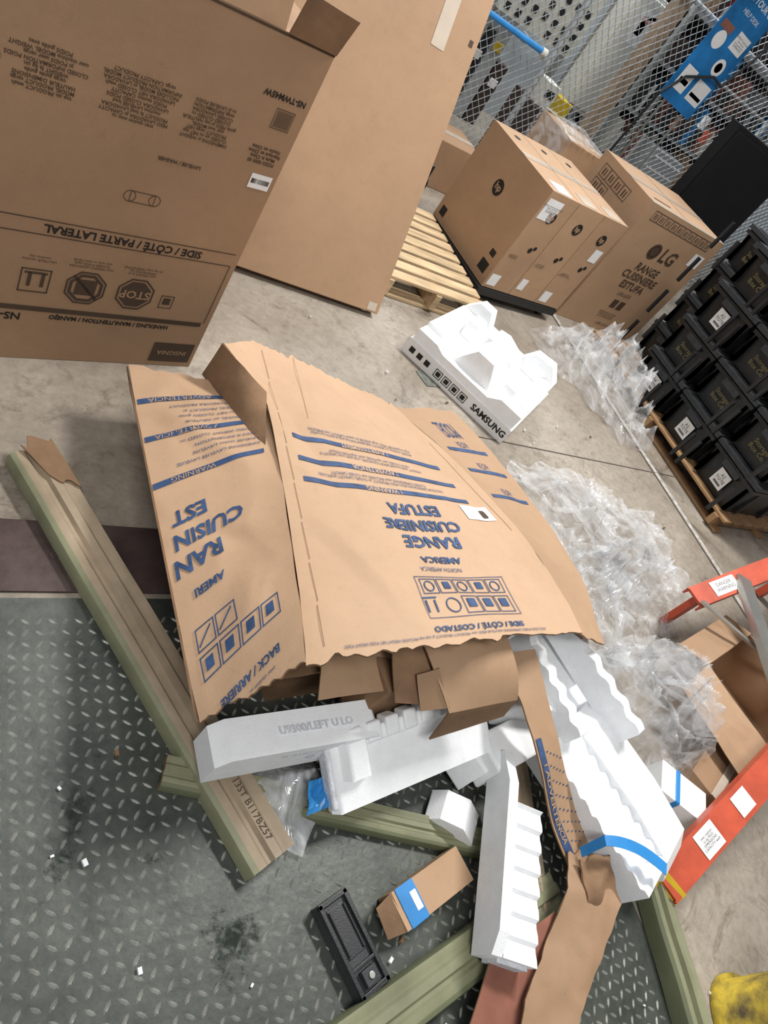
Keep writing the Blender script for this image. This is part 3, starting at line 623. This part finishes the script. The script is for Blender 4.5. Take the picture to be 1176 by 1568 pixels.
b=MB(); b.extr([(0,0),(.13,0),(.145,.05),(.08,.08),(.02,.05)],.09,FOAM,TM(1.27,.28,.02,-42,0,8)); b.extr([(0,0),(.10,0),(.08,.09),(.03,.11)],.08,FOAM,TM(1.36,.33,.04,20)); b.make("foam_block.002",.006)
b=MB(); M_=TM(1.255,-.10,.07,62,0,-8)
b.extr(ribs(.36,.085,7,.010),.10,FOAM,M_@Matrix.Translation((0,-.038,0)),FOAM)
b.extr([(-.0,0),(.49,0),(.49,.07),(.40,.105),(.05,.105),(0,.08)],.03,FOAM,M_@Matrix.Translation((0,.028,0))); b.box((-.003,-.03,.035),(.012,.09,.06),FOAMT,M_)
b.make("foam_block.003",.004)
b=MB(); M_=TM(1.69,.37,.12,-67,0,5)
b.extr(ribs(.47,.11,7,.010,.06,.45),.16,FOAM,M_@Matrix.Translation((0,-.025,0))); b.extr([(0,0),(.50,0),(.52,.06),(.47,.11),(.30,.125),(.05,.12),(0,.09)],.17,FOAM,M_@Matrix.Translation((0,.135,0)))
for k in range(4): b.cyl(M_@V((.08+k*.12,.215,.06)),M_@V((.08+k*.12,.235,.06)),.035,FOAM,12)
b.make("foam_block.004",.006,seg=3)
b=MB(); b.patch([[(1.645,.04,.235),(1.655,.066,.235)],[(1.74,.0,.24),(1.755,.026,.245)],[(1.83,-.075,.235),(1.85,-.05,.24)]],BLUE,6,12,.006,.002); b.patch([[(1.645,.04,.235),(1.655,.066,.235)],[(1.63,.035,.15),(1.638,.06,.15)]],BLUE,3,3,.0,.002); b.make("blue_strap")
b=MB()
for (x,y,rz,ln,zz) in((1.62,.66,-80,.34,.22),(1.80,.70,-72,.42,.24)):
    M_=TM(x,y,zz,rz,0,4); p=[(0,0),(ln,0),(ln,.10)]
    for k in range(26,0,-1): p.append((ln*k/27,.10+.007*math.sin(k*1.3)))
    p.append((0,.1)); b.extr(p,.04,FOAM,M_)
b.box((1.72,.60,.13),(.30,.22,.16),FOAM,rz=.1); b.box((1.9,.48,.10),(.16,.2,.15),FOAM,rz=-.3)
b.make("foam_block.005",.004)
b=MB(); b.box((1.50,.36,.13),(.20,.12,.12),FOAM,rz=.2); b.box((1.58,.47,.2),(.16,.10,.14),FOAM,rz=-.2); b.make("foam_block.006",.008)
b=MB(); M_=TM(2.28,.12,.06,-45); b.box((0,0,0),(.20,.13,.12),FOAM,M_); b.box((-.03,.0,.061),(.02,.132,.004),BLUE,M_); b.box((-.03,-.0665,0),(.02,.004,.12),BLUE,M_); b.make("foam_block.007",.006)

b=MB(); M_=TM(1.05,.005,.008,14)
b.box((.14,.045,.028),(.25,.09,.055),CBP,M_); b.box((.018,.045,.028),(.02,.075,.043),DKB,M_)
b.box((.06,.045,.0565),(.06,.092,.004),BLUE,M_); b.box((.06,-.001,.028),(.06,.004,.048),BLUE,M_); b.box((.075,.045,.0585),(.02,.045,.002),WHT,M_)
b.patch([[M_@V((.02,0,.055)),M_@V((.02,.09,.055))],[M_@V((-.03,.01,.035)),M_@V((-.03,.08,.045))]],CBI,4,4,.004,.003,CBI)
b.make("small_taped_carton",.003)
b=MB(); M_=TM(.93,.025,.006,-74)
b.box((0,0,.014),(.21,.085,.028),BLKG,M_)
b.box((0,.037,.032),(.21,.011,.012),BLK,M_); b.box((0,-.037,.032),(.21,.011,.012),BLK,M_); b.box((-.10,0,.032),(.012,.085,.012),BLK,M_); b.box((.10,0,.032),(.012,.085,.012),BLK,M_)
b.box((.045,0,.032),(.008,.07,.01),BLK,M_); b.box((.072,0,.035),(.034,.04,.018),BLKG,M_); b.cyl(M_@V((.072,0,.04)),M_@V((.072,0,.048)),.008,ALU,12)
b.box((-.03,0,.029),(.11,.05,.003),BLK,M_); b.box((-.03,.022,.032),(.1,.004,.008),BLKG,M_); b.box((-.03,-.022,.032),(.1,.004,.008),BLKG,M_)
b.make("black_plastic_tray",.005,seg=3)

# ---------------------------------------------------------------- plastic film
def film(name,outline,h,m,seed,z0=.01,rings=50,segs=170,layers=2,fq=3.2,warp=.7):
    b=MB(); cx=sum(p[0] for p in outline)/len(outline); cy=sum(p[1] for p in outline)/len(outline); n=len(outline)
    for L_ in range(layers):
        vs=[];sd=seed+L_*13.7
        for r in range(rings+1):
            for s in range(segs):
                t=s/segs*n; k=int(t)%n; f=t-int(t)
                ox=outline[k][0]*(1-f)+outline[(k+1)%n][0]*f; oy=outline[k][1]*(1-f)+outline[(k+1)%n][1]*f
                q=r/rings; x=cx+(ox-cx)*q; y=cy+(oy-cy)*q
                jx=noise.noise(V((x*4,y*4,sd))); jy=noise.noise(V((x*4,y*4,sd+9)))
                x+=jx*.12*q; y+=jy*.12*q
                wx=x+warp*noise.noise(V((x*2,y*2,sd+21)))*.5; wy=y+warp*noise.noise(V((x*2,y*2,sd+31)))*.5
                rd=1-abs(noise.noise(V((wx*fq,wy*fq*1.9,sd+3))))*2.4; rd2=1-abs(noise.noise(V((wx*fq*3.0,wy*fq*1.3,sd+5))))*2.4; rd3=1-abs(noise.noise(V((wx*19,wy*7,sd+6))))*2.4
                z=z0+h*(1-q**2)*(.22+.70*max(0,rd)**1.5+.25*L_*.5)+h*.16*max(0,rd2)**2*(1-q**5)+.007*max(0,rd3)**2
                vs.append((x,y,max(.004,z)))
        fs=[(r*segs+s,r*segs+(s+1)%segs,(r+1)*segs+(s+1)%segs,(r+1)*segs+s) for r in range(rings) for s in range(segs)]
        b.add(vs,fs,m)
    return b.make(name,smooth=True)
film("plastic_bag",[(3.32,2.92),(3.66,3.05),(3.86,2.85),(3.88,2.45),(3.84,2.05),(3.64,1.98),(3.50,2.30),(3.36,2.6)],.40,FILM,1,fq=4.5)
film("clear_plastic_sheet",[(2.18,1.56),(2.5,1.70),(3.02,1.66),(3.2,1.30),(3.32,.90),(2.80,.74),(2.3,.64),(2.06,.75),(2.12,1.1)],.28,FILM,4)
film("clear_plastic_sheet.001",[(2.02,.66),(2.35,.72),(2.68,.62),(2.76,.40),(2.58,.16),(2.2,.22),(1.98,.42)],.36,FILM,8,fq=4)
film("plastic_foam_bag",[(.80,.40),(.88,.44),(.97,.42),(.98,.35),(.88,.29),(.80,.32)],.10,FILM2,12,rings=16,segs=60,layers=1)
b=MB(); b.patch([[(.86,.30,.085),(.93,.31,.09)],[(.87,.37,.11),(.94,.38,.11)]],BLUE,6,6,.02,.002,nf=24); b.make("blue_tape_piece")

# ---------------------------------------------------------------- stepladder
b=MB()
def chan(a,c,w,h,m):
    b.beam(a,c,w,h*.25,m); a=V(a);c=V(c); d=(c-a).normalized(); y=V((0,0,1)).cross(d).normalized(); 
    for s in(-1,1): b.beam(a+y*s*w/2+V((0,0,-h*.3)),c+y*s*w/2+V((0,0,-h*.3)),.008,h*.8,m)
r1a,r1b=V((2.86,.82,.24)),V((4.10,1.0,.62)); r2a,r2b=V((2.01,-.11,.08)),V((3.60,.46,.62))
chan(r1a,r1b,.09,.05,RED); chan(r2a,r2b,.095,.05,RED)
for t in(.25,.5,.75,.97): b.beam(r1a.lerp(r1b,t),r2a.lerp(r2b,t*.7+.3),.08,.03,ALU)
b.beam((2.86,.79,.26),(3.05,.40,.32),.022,.012,ALU); b.beam((2.05,-.10,.09),(1.99,-.13,.02),.095,.04,YELP); b.beam((2.93,.825,.235),(2.95,.83,.01),.05,.03,RED,up=(0,1,0))
b.beam((4.07,.99,.6),(4.07,.99,.01),.06,.04,RED,up=(0,1,0)); b.beam((3.57,.46,.6),(3.57,.46,.01),.06,.04,RED,up=(0,1,0))
def rail_map(a,c,t): 
    d=(c-a).normalized(); y=V((0,0,1)).cross(d).normalized(); n=d.cross(y); o=a.lerp(c,t)+n*.0075
    return lambda X_,Y_,k=1: o+d*X_+y*Y_+n*.001*k
b.ink(rail_map(r1a,r1b,.12),[('r',-.04,-.035,.12,.035,WHT),('t',"DANGER\nWARNING",.04,0,.025,'CENTER',INKB)],INKB)
b.ink(rail_map(r2a,r2b,.14),[('r',-.06,-.04,.04,.04,WHT),('t',lorem(4,12,5),-.01,0,.012,'CENTER',INKB),('r',.16,-.035,.24,.035,WHT)],INKB)
b.make("step_ladder",.002)
b=MB(); M_=TM(2.95,.36,0,14)
for (c,d) in(((0,-.22,.12),(.5,.006,.24)),((0,.22,.12),(.5,.006,.24)),((-.25,0,.12),(.006,.44,.24)),((.25,0,.12),(.006,.44,.24)),((0,0,.004),(.5,.44,.006))): b.box(c,d,CB,M_)
b.patch([[M_@V((-.25,-.22,.24)),M_@V((-.25,.22,.24))],[M_@V((-.42,-.2,.16)),M_@V((-.42,.2,.18))]],CBP,6,4,.01,.005,CBI)
b.patch([[M_@V((-.25,.22,.24)),M_@V((.25,.22,.24))],[M_@V((-.25,.34,.19)),M_@V((.25,.34,.2))]],CBD,6,4,.01,.005,CBI)
b.make("open_carton",.002)
b=MB(); M_=TM(2.55,.12,0,20); b.box((0,0,.06),(.26,.22,.12),CBD,M_); b.box((0,0,.122),(.26,.03,.004),TAPE,M_); b.make("small_carton.001",.003)

b=MB(); n=28; prof=[(.125,0),(.125,.02),(.11,.025),(.11,.80),(.105,.84),(.085,.88),(.045,.905),(0.001,.91)]
vs=[(2.17+r*math.cos(k*2*math.pi/n),-.50+r*math.sin(k*2*math.pi/n),z) for r,z in prof for k in range(n)]
b.add(vs,[(i*n+k,i*n+(k+1)%n,(i+1)*n+(k+1)%n,(i+1)*n+k) for i in range(len(prof)-1) for k in range(n)],YEL); b.make("safety_bollard",smooth=True)

# ---------------------------------------------------------------- lights
def area(name,loc,tgt,size,e,col=(1,1,1)):
    l=bpy.data.lights.new(name,'AREA'); l.shape='RECTANGLE'; l.size=size[0]; l.size_y=size[1]; l.energy=e; l.color=col
    o=bpy.data.objects.new(name,l); COL.objects.link(o); o.location=loc; o.rotation_euler=(V(tgt)-V(loc)).to_track_quat('-Z','Y').to_euler()
area("ceiling_light",(3.4,2.2,4.6),(1.6,1.0,0),(1.6,.4),275,(1,.975,.94))
area("fill_light",(-.8,-1.2,4.4),(.8,1.2,.3),(2.0,.4),115,(1,.98,.95))  # added fill behind the camera, lifts the faces turned towards it
area("ceiling_light.002",(5.5,6.4,4.2),(5.5,6.,0),(4,.6),200,(.95,.98,1))
area("ceiling_light.003",(1.5,4.4,4.6),(2.6,3.6,0),(2.,.6),60,(1,.99,.97))
w=bpy.data.worlds.new("world"); SC.world=w; w.use_nodes=True; w.node_tree.nodes["Background"].inputs[0].default_value=(.96,.97,1,1); w.node_tree.nodes["Background"].inputs[1].default_value=.28
